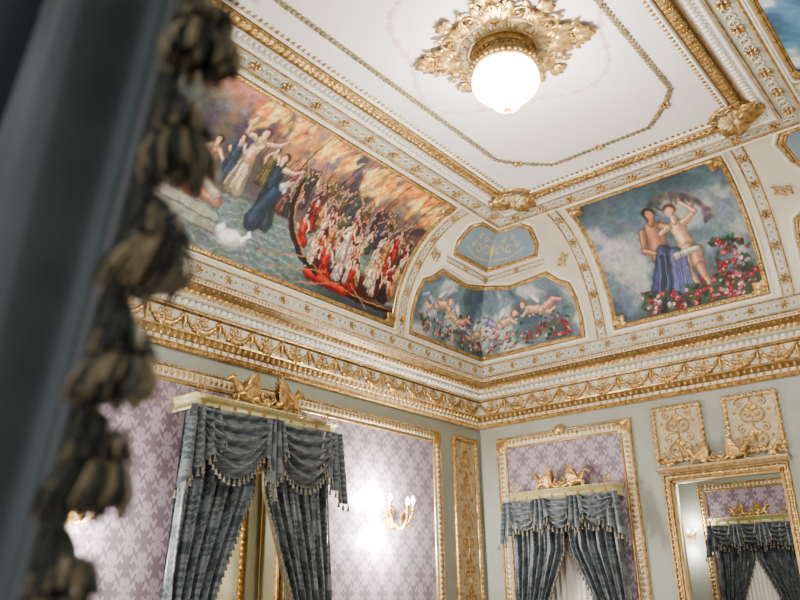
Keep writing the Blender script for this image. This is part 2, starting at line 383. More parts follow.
# corner compartments
ql=[Q(8),Q(16),Q(26),Q(34),Q(37),Q(43)]; sl=[1.53,1.54,1.53,1.50,1.40,1.30]
def lowpath():
    R=[(s-Ef(q),q) for q,s in zip(ql,sl)]
    return [(0,ql[0])]+R+[(.35,Q(41)),(0,Q(45))]+[(-u,q) for u,q in ([(.35,Q(41))]+R[::-1])]
qu=[Q(57),Q(62),Q(74),Q(80)]; su=[1.30,1.36,1.40,1.34]
def uppath():
    R=[(s-Ef(q),q) for q,s in zip(qu,su)]
    return [(0,qu[0])]+R+[(0,qu[-1])]+[(-u,q) for u,q in R[::-1]]
for M in (cor1,cor2):
    gframe(M,lowpath()); gframe(M,uppath())
    for sg in (1,-1):
        pb=[(0,Q(50.5)),(sg*.74,Q(51))]
        sweep2(mb,M,pb,[(-.022,.003),(.022,.003)],False,5)
        for d in (-.024,.024): sweep2(mb,M,pb,halfround(d-.005,d+.005,.010),False,1)
        pts,ang=along(pb,.06,False); inst(mb,RING,M,pts,0,.017,.004,2)
        inst(mb,FLOR,M,[(sg*.4,Q(50.8))],0,.04,.01,1)
        inst(mb,SCL,M,[(sg*.92,Q(47))],-sg*.7,.12,.01,1)
    inst(mb,FLOR,M,[(-.012,Q(50.5))],0,.05,.01,1)
mb.build("trim_ceiling_mouldings",[CREAM,GOLD,WHITE,GOLDL,GOLD,GREY,BRONZE,SHADEGILT])
# ================================================================== FRESCO PAINTER
class Canvas:
    def __init__(s,w,h,res):
        s.w,s.h=w,h; s.W=int(w*res); s.H=int(h*res)
        x=(np.arange(s.W)+.5)/s.W*w; y=(np.arange(s.H)+.5)/s.H*h
        s.X,s.Y=np.meshgrid(x,y); s.c=np.zeros((s.H,s.W,3)); s.res=res
    def noise(s,sc,seed=0,oct=4):
        r=np.random.default_rng(seed); out=np.zeros_like(s.X); a=1;tot=0
        for o in range(oct):
            g=r.random((int(s.h*sc)+3,int(s.w*sc)+3)); fx=s.X*sc; fy=s.Y*sc; ix=fx.astype(int); iy=fy.astype(int); tx=fx-ix; ty=fy-iy
            tx=tx*tx*(3-2*tx); ty=ty*ty*(3-2*ty)
            out+=a*((g[iy,ix]*(1-tx)+g[iy,ix+1]*tx)*(1-ty)+(g[iy+1,ix]*(1-tx)+g[iy+1,ix+1]*tx)*ty); tot+=a; a*=.55; sc*=2
        return out/tot
    def mix(s,m,col): s.c+=(np.asarray(col,float)-s.c)*np.clip(m,0,1)[...,None]
    def win(s,x0,x1,y0,y1):
        i0=max(0,int(y0/s.h*s.H)-1); i1=min(s.H,int(y1/s.h*s.H)+2); j0=max(0,int(x0/s.w*s.W)-1); j1=min(s.W,int(x1/s.w*s.W)+2)
        return slice(i0,max(i0,i1)),slice(j0,max(j0,j1))
    def ell(s,x,y,rx,ry,col,a=0,soft=.35,al=1):
        r=max(rx,ry); w=s.win(x-r,x+r,y-r,y+r); X=s.X[w];Y=s.Y[w]
        dx,dy=X-x,Y-y; c,n=math.cos(a),math.sin(a); d=np.sqrt(((dx*c+dy*n)/rx)**2+((-dx*n+dy*c)/ry)**2)
        m=np.clip((1.0-d)/soft,0,1)*al; s.c[w]+=(np.asarray(col,float)-s.c[w])*m[...,None]
    def cap(s,x0,y0,x1,y1,r0,r1,col,soft=.35,al=1):
        r=max(r0,r1); w=s.win(min(x0,x1)-r,max(x0,x1)+r,min(y0,y1)-r,max(y0,y1)+r); X=s.X[w];Y=s.Y[w]
        dx,dy=x1-x0,y1-y0; L=dx*dx+dy*dy+1e-9; t=np.clip(((X-x0)*dx+(Y-y0)*dy)/L,0,1)
        d=np.hypot(X-x0-t*dx,Y-y0-t*dy)/(r0+(r1-r0)*t); m=np.clip((1.0-d)/soft,0,1)*al; s.c[w]+=(np.asarray(col,float)-s.c[w])*m[...,None]
    def vol(s,x0,y0,x1,y1,r0,r1,col,lx=-.3,ly=.3):
        col=np.array(col,float); s.cap(x0,y0,x1,y1,r0*1.1,r1*1.1,col*.45,.3,.85); s.cap(x0,y0,x1,y1,r0,r1,col*.8,.4)
        s.cap(x0+lx*r0,y0+ly*r0,x1+lx*r1,y1+ly*r1,r0*.6,r1*.6,np.minimum(col*1.12,255),.9)
    def poly(s,pts,w,col,al=1):
        for a,b in zip(pts[:-1],pts[1:]): s.cap(a[0],a[1],b[0],b[1],w,w,col,.5,al)
    def finish(s,amp=.012,seed=5,br=.2,gam=1.40):
        a=s.noise(18,seed,2)-.5; b=s.noise(18,seed+1,2)-.5
        j=np.clip(((s.X+a*amp*2)/s.w*s.W).astype(int),0,s.W-1); i=np.clip(((s.Y+b*amp*2)/s.h*s.H).astype(int),0,s.H-1)
        s.c=s.c[i,j]; s.c*=(1-br/2+br*s.noise(26,seed+2,3))[...,None]
        for k in range(3): s.c[...,k]+=(s.noise(10,seed+5+k,3)-.5)*22
        s.c=255*(np.clip(s.c,0,255)/255)**gam
SK=(230,190,158)
def figure(c,x,y,h,cloth,skin=SK,hair=(70,45,30),lean=0.,armL=None,armR=None,bare=.3,seated=False,cloth2=None):
    cloth=np.array(cloth,float); hip=.46 if not seated else .26; g=np.random.default_rng(int(abs(x*991+y*577)*10)%9999)
    hx,hy=x+lean*h*.5,y+hip*h; nx,ny=x+lean*h,(y+.80*h if not seated else y+.60*h)
    c.vol(x-.07*h,y,hx-.01*h,hy,.13*h,.10*h,cloth*.8); c.vol(x+.07*h,y+.01*h,hx+.02*h,hy,.13*h,.10*h,cloth2 or cloth)
    if seated: c.vol(x+.16*h,y+.06*h,hx,hy,.09*h,.1*h,cloth*.95)
    for i in range(6):
        xx=x+(-.16+.06*i)*h; c.cap(xx,y-.02*h,hx+(-.07+.03*i)*h,hy+.02*h,.016*h,.007*h,np.clip(cloth*(.5 if i%2 else 1.25),0,255),.9,.75)
    c.vol(hx,hy,nx,ny-.06*h,.095*h,.10*h,skin if bare>.5 else cloth)
    if bare>.2: c.vol((hx+nx)/2,(hy+ny)/2+.1*h,nx,ny-.03*h,.08*h,.085*h,skin)
    c.cap(hx-.1*h,hy+.06*h,nx+.08*h,ny-.08*h,.035*h,.03*h,np.clip(cloth*1.1,0,255),.6,.85)
    for arm,sg in ((armL,-1),(armR,1)):
        if arm is None: arm=(sg*g.uniform(.02,.16),g.uniform(-.30,-.2))
        sx,sy=nx+sg*.10*h,ny-.05*h; ex,ey=sx+arm[0]*h*.5+sg*.05*h,sy+arm[1]*h*.5-.04*h; wx,wy=sx+arm[0]*h,sy+arm[1]*h
        c.vol(sx,sy,ex,ey,.05*h,.04*h,skin if g.random()<.6 else cloth); c.vol(ex,ey,wx,wy,.038*h,.026*h,skin)
    c.ell(nx+.01*h,ny+.09*h,.085*h,.095*h,hair); c.vol(nx,ny-.02*h,nx,ny+.03*h,.036*h,.034*h,skin); c.ell(nx-.014*h,ny+.075*h,.058*h,.07*h,skin); c.ell(nx+.015*h,ny+.065*h,.03*h,.06*h,np.array(skin)*.75,0,.9,.7)
def roses(c,x0,x1,y0,y1,n,seed,cols=((190,40,50),(220,110,120),(236,190,190),(170,20,40)),r=.035,leafs=(52,72,44)):
    g=np.random.default_rng(seed)
    for i in range(int(n*1.6)):
        x=g.uniform(x0,x1); y=g.uniform(y0,y1); c.ell(x,y,r*1.5,r*.7,np.array(leafs)*g.uniform(.5,1.6),g.uniform(0,3),.6,.9)
    for i in range(n):
        x=g.uniform(x0,x1); y=g.uniform(y0,y1); rr=r*g.uniform(.45,1.1); col=np.array(cols[g.integers(len(cols))],float)
        c.ell(x,y,rr,rr,col*.65); 
        for k in range(4): a=g.uniform(0,6.28); c.ell(x+.4*rr*math.cos(a),y+.4*rr*math.sin(a),rr*.45,rr*.3,np.clip(col*g.uniform(.85,1.3),0,255),a+1.57,.6)
def mesh_paint(name,c,P,smooth=True):
    H,Wd=c.H,c.W; m=MB(); m.add(P.reshape(-1,3),gridF(H,Wd),0)
    return m.build(name,[PAINT],None,smooth,srgb(np.clip(c.c,0,255)).reshape(-1,3))
# --- large harbour scene on the left cove
w,h=frA[1]-frA[0],q1-q0; c=Canvas(w,h,160)
n1=c.noise(3,1); n2=c.noise(6,2); n3=c.noise(2,12); U=c.X/w; V=c.Y/h
c.mix(np.ones_like(U),(94,90,84))
c.mix((V-.6)*2.0+(n1-.5)*2.2,(138,112,98)); c.mix(((n3-.5)*6)*np.clip((V-.6)*4,0,1),(196,144,106)); c.mix(((n1-.55)*8)*np.clip((V-.65)*4,0,1),(232,168,92))
c.mix(((.46-n1)*7)*np.clip((V-.4)*3,0,1),(86,78,88)); c.mix(((n2-.56)*6)*np.clip((V-.5)*3,0,1),(132,124,132))
c.mix(np.clip((.24-U)*6,0,1)*np.clip((V-.55)*4,0,1)*np.clip((n1-.32)*6,0,1),(78,104,88)); c.mix(np.clip((.36-abs(U-.16))*5,0,1)*np.clip((V-.82)*6,0,1)*.8*np.clip((n2-.4)*8,0,1),(224,146,122))
wat=np.clip((.44-V)*8,0,1); c.mix(wat*(.8+.5*(n2-.5)),(128,146,146)); c.mix(wat*np.clip((np.sin(c.Y*90+n1*24)-.2)*1.4,0,1)*.45,(182,192,180)); c.mix(wat*np.clip((np.sin(c.Y*60+n2*30)-.5)*2,0,1)*.4,(80,94,98))
c.mix(np.clip((.14-V)*9,0,1)*np.clip((U-.5)*4,0,1)*.8,(60,70,76))
g=np.random.default_rng(8)
for x,y,r in ((.40,.93,.05),(.52,.9,.04),(.71,.88,.065),(.76,.80,.045),(.90,.88,.055),(.965,.86,.05),(.31,.9,.045),(.60,.87,.04)):
    X,Y=x*w,y*h
    for k in range(30):
        dx=g.normal(0,.40)*r*w; dy=g.normal(0,.6)*r*h*2; col=((216,130,56),(255,216,116),(250,186,84),(255,240,168))[k%4]
        c.cap(X+dx,Y+dy,X+dx+g.uniform(-.05,.08),Y+dy+g.uniform(.05,.16),r*.28*w,.008,col,.9,.8)
for i in range(22):
    x=g.uniform(.36,1)*w; y=g.uniform(.5,.75)*h; c.cap(x,y,x+g.uniform(-.35,.2),y+g.uniform(.2,.5),.007,.004,(56,42,36),.8,.8)
for x in (.48,.62,.8,.93):
    c.cap(x*w,.5*h,x*w+.05,.98*h,.011,.007,(58,42,36),.6); c.ell(x*w+.12,.70*h,.17,.06,(84,66,72),.3,.5,.9); c.ell(x*w-.02,.8*h,.12,.07,(130,106,98),.5,.7,.8)
for i in range(4):
    yy=(.44-.075*i)*h; c.cap(-.1,yy,(.22+.045*i)*w,yy-.1,.055,.045,(190-9*i,186-8*i,170-8*i),.25); c.cap(-.1,yy-.045,(.22+.045*i)*w,yy-.145,.012,.012,(110,108,98),.6,.8)
X,Y=.375*w,.13*h
c.ell(X,Y-.07,.17,.03,(160,168,162),0,.8,.7); c.ell(X,Y,.17,.08,(196,198,194),.1); c.ell(X-.03,Y+.02,.13,.065,(252,250,246),.25,.5); c.ell(X-.12,Y+.06,.07,.04,(254,252,248),.9,.5); c.poly([(X+.1,Y+.02),(X+.17,Y+.08),(X+.16,Y+.15),(X+.12,Y+.20),(X+.14,Y+.26)],.024,(252,250,244)); c.ell(X+.17,Y+.265,.034,.024,(252,250,244)); c.ell(X+.215,Y+.25,.022,.010,(216,110,50))
figure(c,.12*w,.40*h,.50,(150,60,50),seated=True,bare=.6,armR=(.2,-.15)); figure(c,.19*w,.36*h,.50,(220,204,182),seated=True,bare=.7,lean=.12,armR=(.16,-.05)); figure(c,.265*w,.38*h,.50,(184,62,50),seated=True,bare=.7,lean=-.12,armL=(-.16,-.1))
c.vol(.18*w,.34*h,.31*w,.30*h,.075,.05,(206,154,120)); c.vol(.15*w,.38*h,.24*w,.31*h,.06,.06,(160,52,44)); c.vol(.24*w,.40*h,.30*w,.34*h,.05,.05,(222,208,190))
figure(c,.30*w,.44*h,.42,(70,86,104),bare=.3)
figure(c,.335*w,.42*h,.58,(196,180,156),bare=.8,lean=.05,armL=(-.20,.16),armR=(.26,.2),hair=(90,50,30))
figure(c,.445*w,.30*h,.64,(56,70,84),bare=.1,lean=-.08,armR=(.24,.1),cloth2=(74,90,104)); c.vol(.42*w,.28*h,.455*w,.50*h,.09,.07,(62,78,98)); c.vol(.47*w,.55*h,.52*w,.62*h,.05,.04,(206,214,220)); c.vol(.485*w,.52*h,.53*w,.55*h,.04,.03,(228,230,230))
figure(c,.495*w,.42*h,.42,(150,88,86),bare=.3,lean=.05); figure(c,.54*w,.50*h,.34,(90,60,80),bare=.3); figure(c,.40*w,.52*h,.34,(120,108,70))
cols2=[(104,64,60),(84,80,94),(130,112,90),(70,84,84),(150,136,122),(58,62,84),(120,96,68),(96,58,60),(70,64,60)]
for yy in (.66,.60,.54,.48):
    for i in range(14):
        x=(g.uniform(.5,.99))*w; figure(c,x,yy*h-.1,g.uniform(.20,.26),cols2[g.integers(9)],skin=(200,158,130),bare=.1,lean=g.uniform(-.1,.1),armR=(g.uniform(-.1,.2),g.uniform(-.3,.2)))
c.poly([(.515*w,.62*h),(.522*w,.48*h),(.545*w,.34*h),(.60*w,.2*h),(.70*w,.11*h),(.84*w,.07*h),(.99*w,.08*h)],.036,(44,26,22)); 
c.ell(.80*w,.17*h,.62,.14,(84,38,34),0,.3); 
reds=[(178,44,40),(150,36,38),(222,208,188),(196,144,84),(100,42,62),(226,194,178),(70,76,98),(110,100,84),(214,200,184),(186,120,110)]
for yy in (.48,.42,.36,.30,.24,.19):
    for i in range(8):
        x=.60*w+(i+g.uniform(0,1))/8*.39*w; figure(c,x,yy*h-.05,g.uniform(.22,.31),reds[g.integers(len(reds))],bare=.25,lean=g.uniform(-.15,.15),seated=g.random()<.5)
figure(c,.585*w,.28*h,.36,(190,44,40),bare=.3,lean=-.05,seated=True); figure(c,.74*w,.30*h,.38,(234,222,206),bare=.4,cloth2=(210,182,168)); figure(c,.69*w,.13*h,.44,(200,38,36),seated=True,bare=.3); figure(c,.80*w,.12*h,.38,(176,34,38),seated=True,bare=.3); figure(c,.87*w,.2*h,.34,(224,204,180),seated=True); figure(c,.94*w,.14*h,.34,(70,50,60),seated=True)
c.vol(.64*w,.115*h,.78*w,.085*h,.06,.05,(190,36,36)); c.cap(.64*w,.09*h,.8*w,.065*h,.012,.01,(110,20,24),.8)
c.poly([(.515*w,.64*h),(.523*w,.48*h),(.546*w,.34*h),(.60*w,.21*h),(.67*w,.12*h)],.020,(52,30,24)); c.poly([(.52*w,.64*h),(.530*w,.48*h),(.555*w,.35*h),(.61*w,.22*h),(.70*w,.13*h),(.84*w,.085*h),(.99*w,.09*h)],.007,(190,140,76))
for x0,y0,x1,y1 in ((.46,.12,.66,.24),(.50,.06,.70,.17),(.60,.02,.76,.13),(.88,.03,.80,.16)): c.cap(x0*w,y0*h,x1*w,y1*h,.010,.007,(180,140,94),.5)
c.finish(.012,9,.3)
S=frA[1]-c.X; Pm=covA(S,q0+c.Y,np.full_like(S,.006)); mesh_paint("ceiling_painting",c,Pm)
# --- sky / couple painting on right cove
def sky(c,base=(128,146,160),seed=3,dark=(92,106,120),lite=(214,210,202)):
    n1=c.noise(3,seed,5); c.mix(np.ones_like(c.X),base); c.mix((n1-.52)*7,lite); c.mix((.46-n1)*7,dark)
w,h=frB[1]-frB[0],q1-q0; c=Canvas(w,h,180); sky(c,(116,132,140),3,(92,106,114),(178,180,176))
c.mix(np.clip((c.Y/h-.7)*4,0,1)*.7,(86,102,112)); c.ell(.17*w,.58*h,.24,.12,(210,204,194),.2,.9,.8); c.ell(.13*w,.42*h,.2,.1,(196,194,186),-.3,1,.7); c.ell(.85*w,.62*h,.22,.2,(164,168,164),0,1,.5)
c.mix(np.clip((.24-c.Y/h)*6,0,1)*np.clip((c.X/w-.15)*5,0,1)*.85,(66,78,56))
roses(c,.22*w,.98*w,.02*h,.20*h,80,4,r=.034); roses(c,.76*w,.98*w,.1*h,.42*h,34,5,r=.032)
gg=np.random.default_rng(77)
for t in np.linspace(0,1,26):
    a=PI*(.95-.95*t); x=.62+.17*math.cos(a)*1.1; y=.70+.15*math.sin(a)-.22*max(0,t-.5)
    c.cap(x*w,y*h,(x+gg.uniform(-.05,.05))*w,(y-gg.uniform(.03,.10))*h,.045,.015,((84,76,82),(112,100,98),(140,124,116),(96,88,96))[gg.integers(4)],.8,.85)
def lv(x0,y0,x1,y1,r0,r1,col): c.vol(x0*w,y0*h,x1*w,y1*h,r0*.86,r1*.86,col)
lv(.42,.40,.44,.62,.11,.12,(188,144,114)); lv(.44,.66,.45,.70,.04,.04,(182,140,112)); lv(.50,.62,.60,.58,.05,.04,(190,146,116)); lv(.36,.62,.33,.48,.05,.04,(182,140,112)); lv(.33,.48,.42,.43,.04,.03,(190,146,116))
c.ell(.45*w,.75*h,.065,.072,(60,42,30)); c.ell(.455*w,.735*h,.043,.054,(194,150,120))
lv(.61,.40,.59,.58,.095,.10,SK); lv(.61,.40,.56,.28,.10,.075,SK); lv(.56,.28,.61,.14,.065,.035,SK); lv(.65,.38,.65,.27,.09,.07,(206,164,134)); lv(.65,.27,.68,.14,.06,.03,(206,164,134))
lv(.64,.60,.73,.66,.042,.036,SK); lv(.73,.66,.67,.76,.034,.025,SK); lv(.54,.60,.47,.57,.04,.03,SK)
c.ell(.59*w,.725*h,.075,.075,(112,70,42)); c.ell(.582*w,.71*h,.048,.056,SK); c.ell(.60*w,.70*h,.02,.04,(190,140,112),0,.9,.6); lv(.59,.62,.59,.66,.035,.035,SK)
for x0,y0,x1,y1,r0,r1,col in ((.40,.14,.45,.43,.14,.10,(84,92,124)),(.50,.12,.52,.40,.13,.09,(106,110,150)),(.34,.18,.42,.38,.09,.07,(74,82,112)),(.55,.18,.56,.35,.06,.05,(122,126,162)),(.52,.385,.66,.40,.05,.04,(210,200,188))): lv(x0,y0,x1,y1,r0,r1,col)
for i in range(9): c.cap((.33+.03*i)*w,.10*h,(.41+.02*i)*w,.42*h,.009,.006,(48,52,82) if i%2 else (142,146,182),.9,.75)
roses(c,.25*w,.66*w,.02*h,.15*h,40,6,r=.034); c.finish(.010,19,.22)
mesh_paint("ceiling_painting.001",c,covB(frB[0]+c.X,q0+c.Y,np.full_like(c.X,.006)))
# --- near side cove picture
w,h=frA[1]-frA[0],q1-q0; c=Canvas(w,h,70); sky(c,(104,146,172),7,(80,112,138),(200,208,210)); c.mix(np.clip((.4-c.Y/h)*5,0,1),(120,112,96)); roses(c,0,w,0,.25*h,70,12,r=.06)
for i in range(7): figure(c,(.12+.13*i)*w,.25*h,.6,reds[i],bare=.6,lean=.05*(-1)**i)
c.finish(); mesh_paint("ceiling_painting.002",c,covC(frA[0]+c.X,q0+c.Y,np.full_like(c.X,.006)))
# --- corner cherub panels and blue arabesque panels
def cherub(c,x,y,s,sg=1,cl=(220,150,150)):
    c.ell(x+sg*.1*s,y+.42*s,.26*s,.1*s,(226,222,216),sg*.9); c.vol(x,y,x+sg*.45*s,y+.12*s,.18*s,.16*s,SK); c.vol(x-sg*.05*s,y,x-sg*.35*s,y-.2*s,.14*s,.09*s,SK); c.vol(x-sg*.35*s,y-.2*s,x-sg*.58*s,y-.08*s,.08*s,.05*s,SK)
    c.vol(x,y-.08*s,x-sg*.3*s,y+.12*s,.13*s,.08*s,SK); c.vol(x+sg*.5*s,y+.1*s,x+sg*.72*s,y-.08*s,.08*s,.05*s,SK); c.ell(x+sg*.62*s,y+.34*s,.17*s,.17*s,(150,96,50)); c.ell(x+sg*.65*s,y+.32*s,.125*s,.135*s,SK)
    c.vol(x-sg*.2*s,y-.02*s,x-sg*.6*s,y+.2*s,.1*s,.14*s,cl); c.vol(x-sg*.6*s,y+.2*s,x-sg*.85*s,y+.12*s,.12*s,.06*s,cl)
for M,sd in ((cor1,1),(cor2,2)):
    hh=Q(45)-ql[0]; c=Canvas(2.56,hh,140); sky(c,(112,128,136),20+sd,(78,94,102),(184,190,188))
    roses(c,.1,2.46,.04,.24,100,30+sd,((200,70,80),(230,150,158),(240,212,208),(170,40,60)),.028,(80,94,70)); roses(c,.2,2.36,.26,.44,34,33+sd,((212,130,140),(240,206,200)),.024)
    for x,y,s,sg in ((.36,.40,.34,1),(.78,.32,.30,-1),(1.12,.22,.26,1),(1.56,.34,.32,1),(2.12,.40,.34,-1)): cherub(c,x,y,s,sg,(160,168,190) if sg>0 else (226,156,156))
    c.finish(.008,30+sd,.2,1.25)
    rows=[]
    for r in range(c.H):
        q=ql[0]+(r+.5)/c.H*hh; uo=float(np.interp(q,ql,sl))-Ef(q); t=(np.arange(c.W)+.5)/c.W*2-1
        lim=np.interp(np.abs(t)*uo,[0,.35,.9],[Q(45),Q(41),Q(43)]); qq=ql[0]+(q-ql[0])*(lim-ql[0])/hh
        uo2=np.interp(qq,ql,sl)-EZ(qq)[0]
        rows.append(M(t*uo2,qq,np.full_like(t,.006)))
    mesh_paint("cherub_painting"+("" if sd==1 else ".001"),c,np.array(rows))
    hh=qu[-1]-qu[0]; c=Canvas(1.3,hh,170); c.mix(np.ones_like(c.X),(112,130,142)); c.mix((c.noise(10,3)-.5)*2,(130,146,156))
    for sg in (-1,1):
        for k,(r0,xo,yo) in enumerate(((.075,.12,.22),(.06,.28,.2),(.045,.42,.24),(.05,.2,.36),(.04,.36,.36))):
            pp=[(.65+sg*(xo+r0*(1-.7*t)*math.cos(5*t+k)),yo-.05+r0*(1-.7*t)*math.sin(5*t+k)) for t in np.linspace(0,1,14)]
            c.poly(pp,.010,(196,168,106))
        c.poly([(.65,.08),(.65+sg*.3,.05),(.65+sg*.5,.12)],.008,(196,168,106))
    c.poly([(.65,.03),(.65,hh-.03)],.012,(196,168,106)); c.ell(.65,.2,.05,.08,(206,180,120)); 
    rows=[]
    for r in range(c.H):
        q=qu[0]+(r+.5)/c.H*hh; uo=float(np.interp(q,qu,su))-Ef(q); t=(np.arange(c.W)+.5)/c.W*2-1
        rows.append(M(t*uo,np.full_like(t,q),np.full_like(t,.006)))
    mesh_paint("arabesque_panel"+("" if sd==1 else ".001"),c,np.array(rows))
# ================================================================== CHANDELIER + ROSETTE
CX,CY=-3.54,-2.72
mb=MB()
def rp(r,a): return np.array([CX+r*math.cos(a),CY+r*math.sin(a)])
for rr,sz in ((.33,.22),(.245,.3)): inst(mb,RING,flat,(CX,CY),0,rr,.0,1,sz)
for k in range(8):
    a=2*PI*k/8+PI/8; big=k%2==0; t=np.array([-math.sin(a),math.cos(a)])
    R1=.24; s1=.24 if big else .17
    inst(mb,SCL,flat,rp(R1,a)+.03*t,a-PI/2-.35,s1,.015,0); inst(mb,SCLM,flat,rp(R1,a)-.03*t,a-PI/2+.35,s1,.015,0)
    inst(mb,SCLM,flat,rp(R1+.02,a)+.16*t,a-PI/2+.1,s1*.7,.02,0); inst(mb,SCL,flat,rp(R1+.02,a)-.16*t,a-PI/2-.1,s1*.7,.02,0)
    for da in (-.9,-.45,0,.45,.9): inst(mb,LEAF,flat,rp(R1+.07,a),a-PI/2+da,(.19 if big else .13)*(1-.15*abs(da)),.02,0)
    if big:
        inst(mb,SCL,flat,rp(.44,a)+.01*t,a-PI/2-.8,.15,.02,0); inst(mb,SCLM,flat,rp(.44,a)-.01*t,a-PI/2+.8,.15,.02,0)
        inst(mb,SCL,flat,rp(.50,a)-.06*t,a+PI/2-.6,.13,.02,0); inst(mb,SCLM,flat,rp(.50,a)+.06*t,a+PI/2+.6,.13,.02,0)
        for da in (-1.1,-.6,0,.6,1.1): inst(mb,LEAF,flat,rp(.50,a),a-PI/2+da,.14*(1-.2*abs(da)),.02,0)
        inst(mb,FLOR,flat,rp(.49,a),a,.04,.04,0)
    else:
        inst(mb,FLOR,flat,rp(.46,a),a,.04,.02,0)
        for da in (-.6,0,.6): inst(mb,LEAF,flat,rp(.44,a),a-PI/2+da,.10,.02,0)
for k in range(24):
    a=2*PI*k/24; inst(mb,LEAF,flat,rp(.2,a),a-PI/2,.12,.03,1)
for k in range(48):
    a=2*PI*k/48; inst(mb,DOMES,flat,rp(.345,a),0,.014,.015,0)
for k in range(110):
    a=2*PI*k/110; r=.76+.07*math.sin(4*a+PI)*1.4; inst(mb,FLOR,flat,rp(r,a),a,.018+.010*(k%3),.0,2 if k%3 else 3,.01)
mb.build("ceiling_rosette",[GOLD,GOLDL,noise_mat("pink_stucco_flower",lin(206,166,166),lin(218,190,186),20,.6),noise_mat("pale_leaf",lin(176,184,156),lin(194,200,176),20,.6)])
def lathe(mb,x,y,prof,k,m):
    V=[(x+r*math.cos(2*PI*j/k),y+r*math.sin(2*PI*j/k),z) for r,z in prof for j in range(k)]; mb.add(V,gridF(len(prof),k,True),m)
lampE=empty("crystal_ceiling_lamp"); mb=MB()
lathe(mb,CX,CY,[(.10,5.25),(.21,5.235),(.23,5.21),(.205,5.18),(.195,5.15),(.20,5.10),(.225,5.075),(.235,5.05),(.22,5.03),(.195,5.03)],40,0)
lathe(mb,CX,CY,[(.197,5.17),(.206,5.16),(.206,5.11),(.20,5.10)],40,1)
for k in range(36):
    a=2*PI*k/36
    for r,z,s in ((.232,5.06,.017),(.21,5.135,.012),(.232,5.21,.014)):
        V=DOME[0]*s; V2=np.vstack([V,V*[1,1,-1]]); F2=np.vstack([DOME[1],DOME[1]+len(V)]); mb.add(V2+[CX+r*math.cos(a),CY+r*math.sin(a),z],F2,0)
lathe(mb,CX,CY,[(.02,4.735),(.03,4.725),(.02,4.705),(0.001,4.69)],12,0)
mb.build("gilt_mount",[GOLD,BRONZE],lampE)
mb=MB(); P=[(.195,5.04),(.218,5.0),(.226,4.96),(.22,4.92),(.20,4.88),(.165,4.845),(.13,4.82),(.108,4.80),(.10,4.78),(.09,4.76),(.065,4.74),(.02,4.728)]
k=28; V=[]
for i,(r,z) in enumerate(P):
    for j in range(k*2):
        a=PI*j/k; rr=r*(1+(.04 if (j+i)%2 else -.0)); V.append((CX+rr*math.cos(a),CY+rr*math.sin(a),z))
mb.add(V,gridF(len(P),k*2,True),0); mb.build("crystal_bowl",[GLASS],lampE,False)
# ================================================================== WALL TRIM AND PANELS
def wframe(mb,M,a,b,c,d,n=0,wd=.11,g=0,cr=1):
    p=rect(a,b,c,d)
    sweep2(mb,M,p,halfround(0,.022,.03,n),True,g)
    sweep2(mb,M,p,[(.022,n),(.026,n+.022),(wd*.5,n+.03),(wd-.03,n+.018),(wd-.026,n)],True,cr)
    sweep2(mb,M,p,halfround(wd-.024,wd,.026,n),True,g)
    pts,ang=along(p,.052,True,wd*.48); inst(mb,tf(LEAF,0,-.5,0),M,pts,ang,.056,n+.024,g)
    pts,ang=along(p,.035,True,.011); inst(mb,DOMES,M,pts,0,.012,n+.024,g)
def cornerorn(mb,M,a,b,c,d,n,m=0,L=.12):
    for s,q,an in ((a,c,PI*.25*-1),(b,c,PI*.25),(a,d,-PI*.75),(b,d,PI*.75)):
        for da in (-.7,0,.7): inst(mb,LEAF,M,(s,q),an+da,L,n,m)
        inst(mb,FLOR,M,(s,q),0,.045,n,m)
mb=MB()
wframe(mb,walA,.76,5.75,.95,3.33,0,.13); cornerorn(mb,walA,.82,5.71,.99,3.27,.02)
wframe(mb,walA,.07,.53,.95,3.33,0,.045)
for y0,y1 in ((.25,1.84),(W-1.84,W-.25)):
    wframe(mb,walB,y0,y1,.95,3.32,0,.13); cornerorn(mb,walB,y0+.05,y1-.05,1.0,3.27,.02)
    crest(mb,walB,(y0+y1)/2,3.27,.03,.18,0,False)
for y0,y1 in ((2.06,2.55),(2.75,3.24)): wframe(mb,walB,y0,y1,2.83,3.37,0,.035)
mb.build("trim_wall_frames",[GOLD,CREAM])
RELG=noise_mat("relief_ground",lin(160,145,110),lin(178,163,130),10,.5,.05)
def arab(mb,M,a,b,c,d,n,cell=.27):
    mid=(a+b)/2; wd=(b-a)/2
    sweep2(mb,M,[(mid,c),(mid,d)],halfround(-.006,.006,.012,n),False,1)
    k=max(1,int((d-c)/cell)); ch=(d-c)/k
    for i in range(k):
        z=c+i*ch
        for sg,T,T2 in ((1,SCR,SCRM),(-1,SCRM,SCR)):
            inst(mb,T,M,(mid+sg*.01,z+ch*.06),-sg*.5,min(wd,.3)*.72,n,1); inst(mb,T2,M,(mid+sg*wd*.40,z+ch*.95),PI+sg*.4,min(wd,.3)*.42,n,1)
            for da in (.5,1.1): inst(mb,LEAF,M,(mid+sg*.01,z+ch*.5),-sg*da,wd*.30,n,1)
            inst(mb,FLOR,M,(mid+sg*wd*.72,z+ch*.45),0,.020,n,1)
        inst(mb,LEAF,M,(mid,z+ch*.58),0,ch*.26,n,1); inst(mb,FLOR,M,(mid,z+ch*.5),0,.028,n,1)
for i,(M,a,b,c,d) in enumerate(((walA,.12,.48,1.0,3.28),(walB,2.095,2.515,2.865,3.335),(walB,2.785,3.205,2.865,3.335))):
    mb=MB(); V=M(np.array([a,b,b,a],float),np.array([c,c,d,d],float),np.full(4,.008)); mb.add(V,[(0,1,2,3)],0); arab(mb,M,a,b,c,d,.008,.16 if i else .26)
    mb.build("gilded_relief_panel",[RELG,GOLD])
mb=MB()
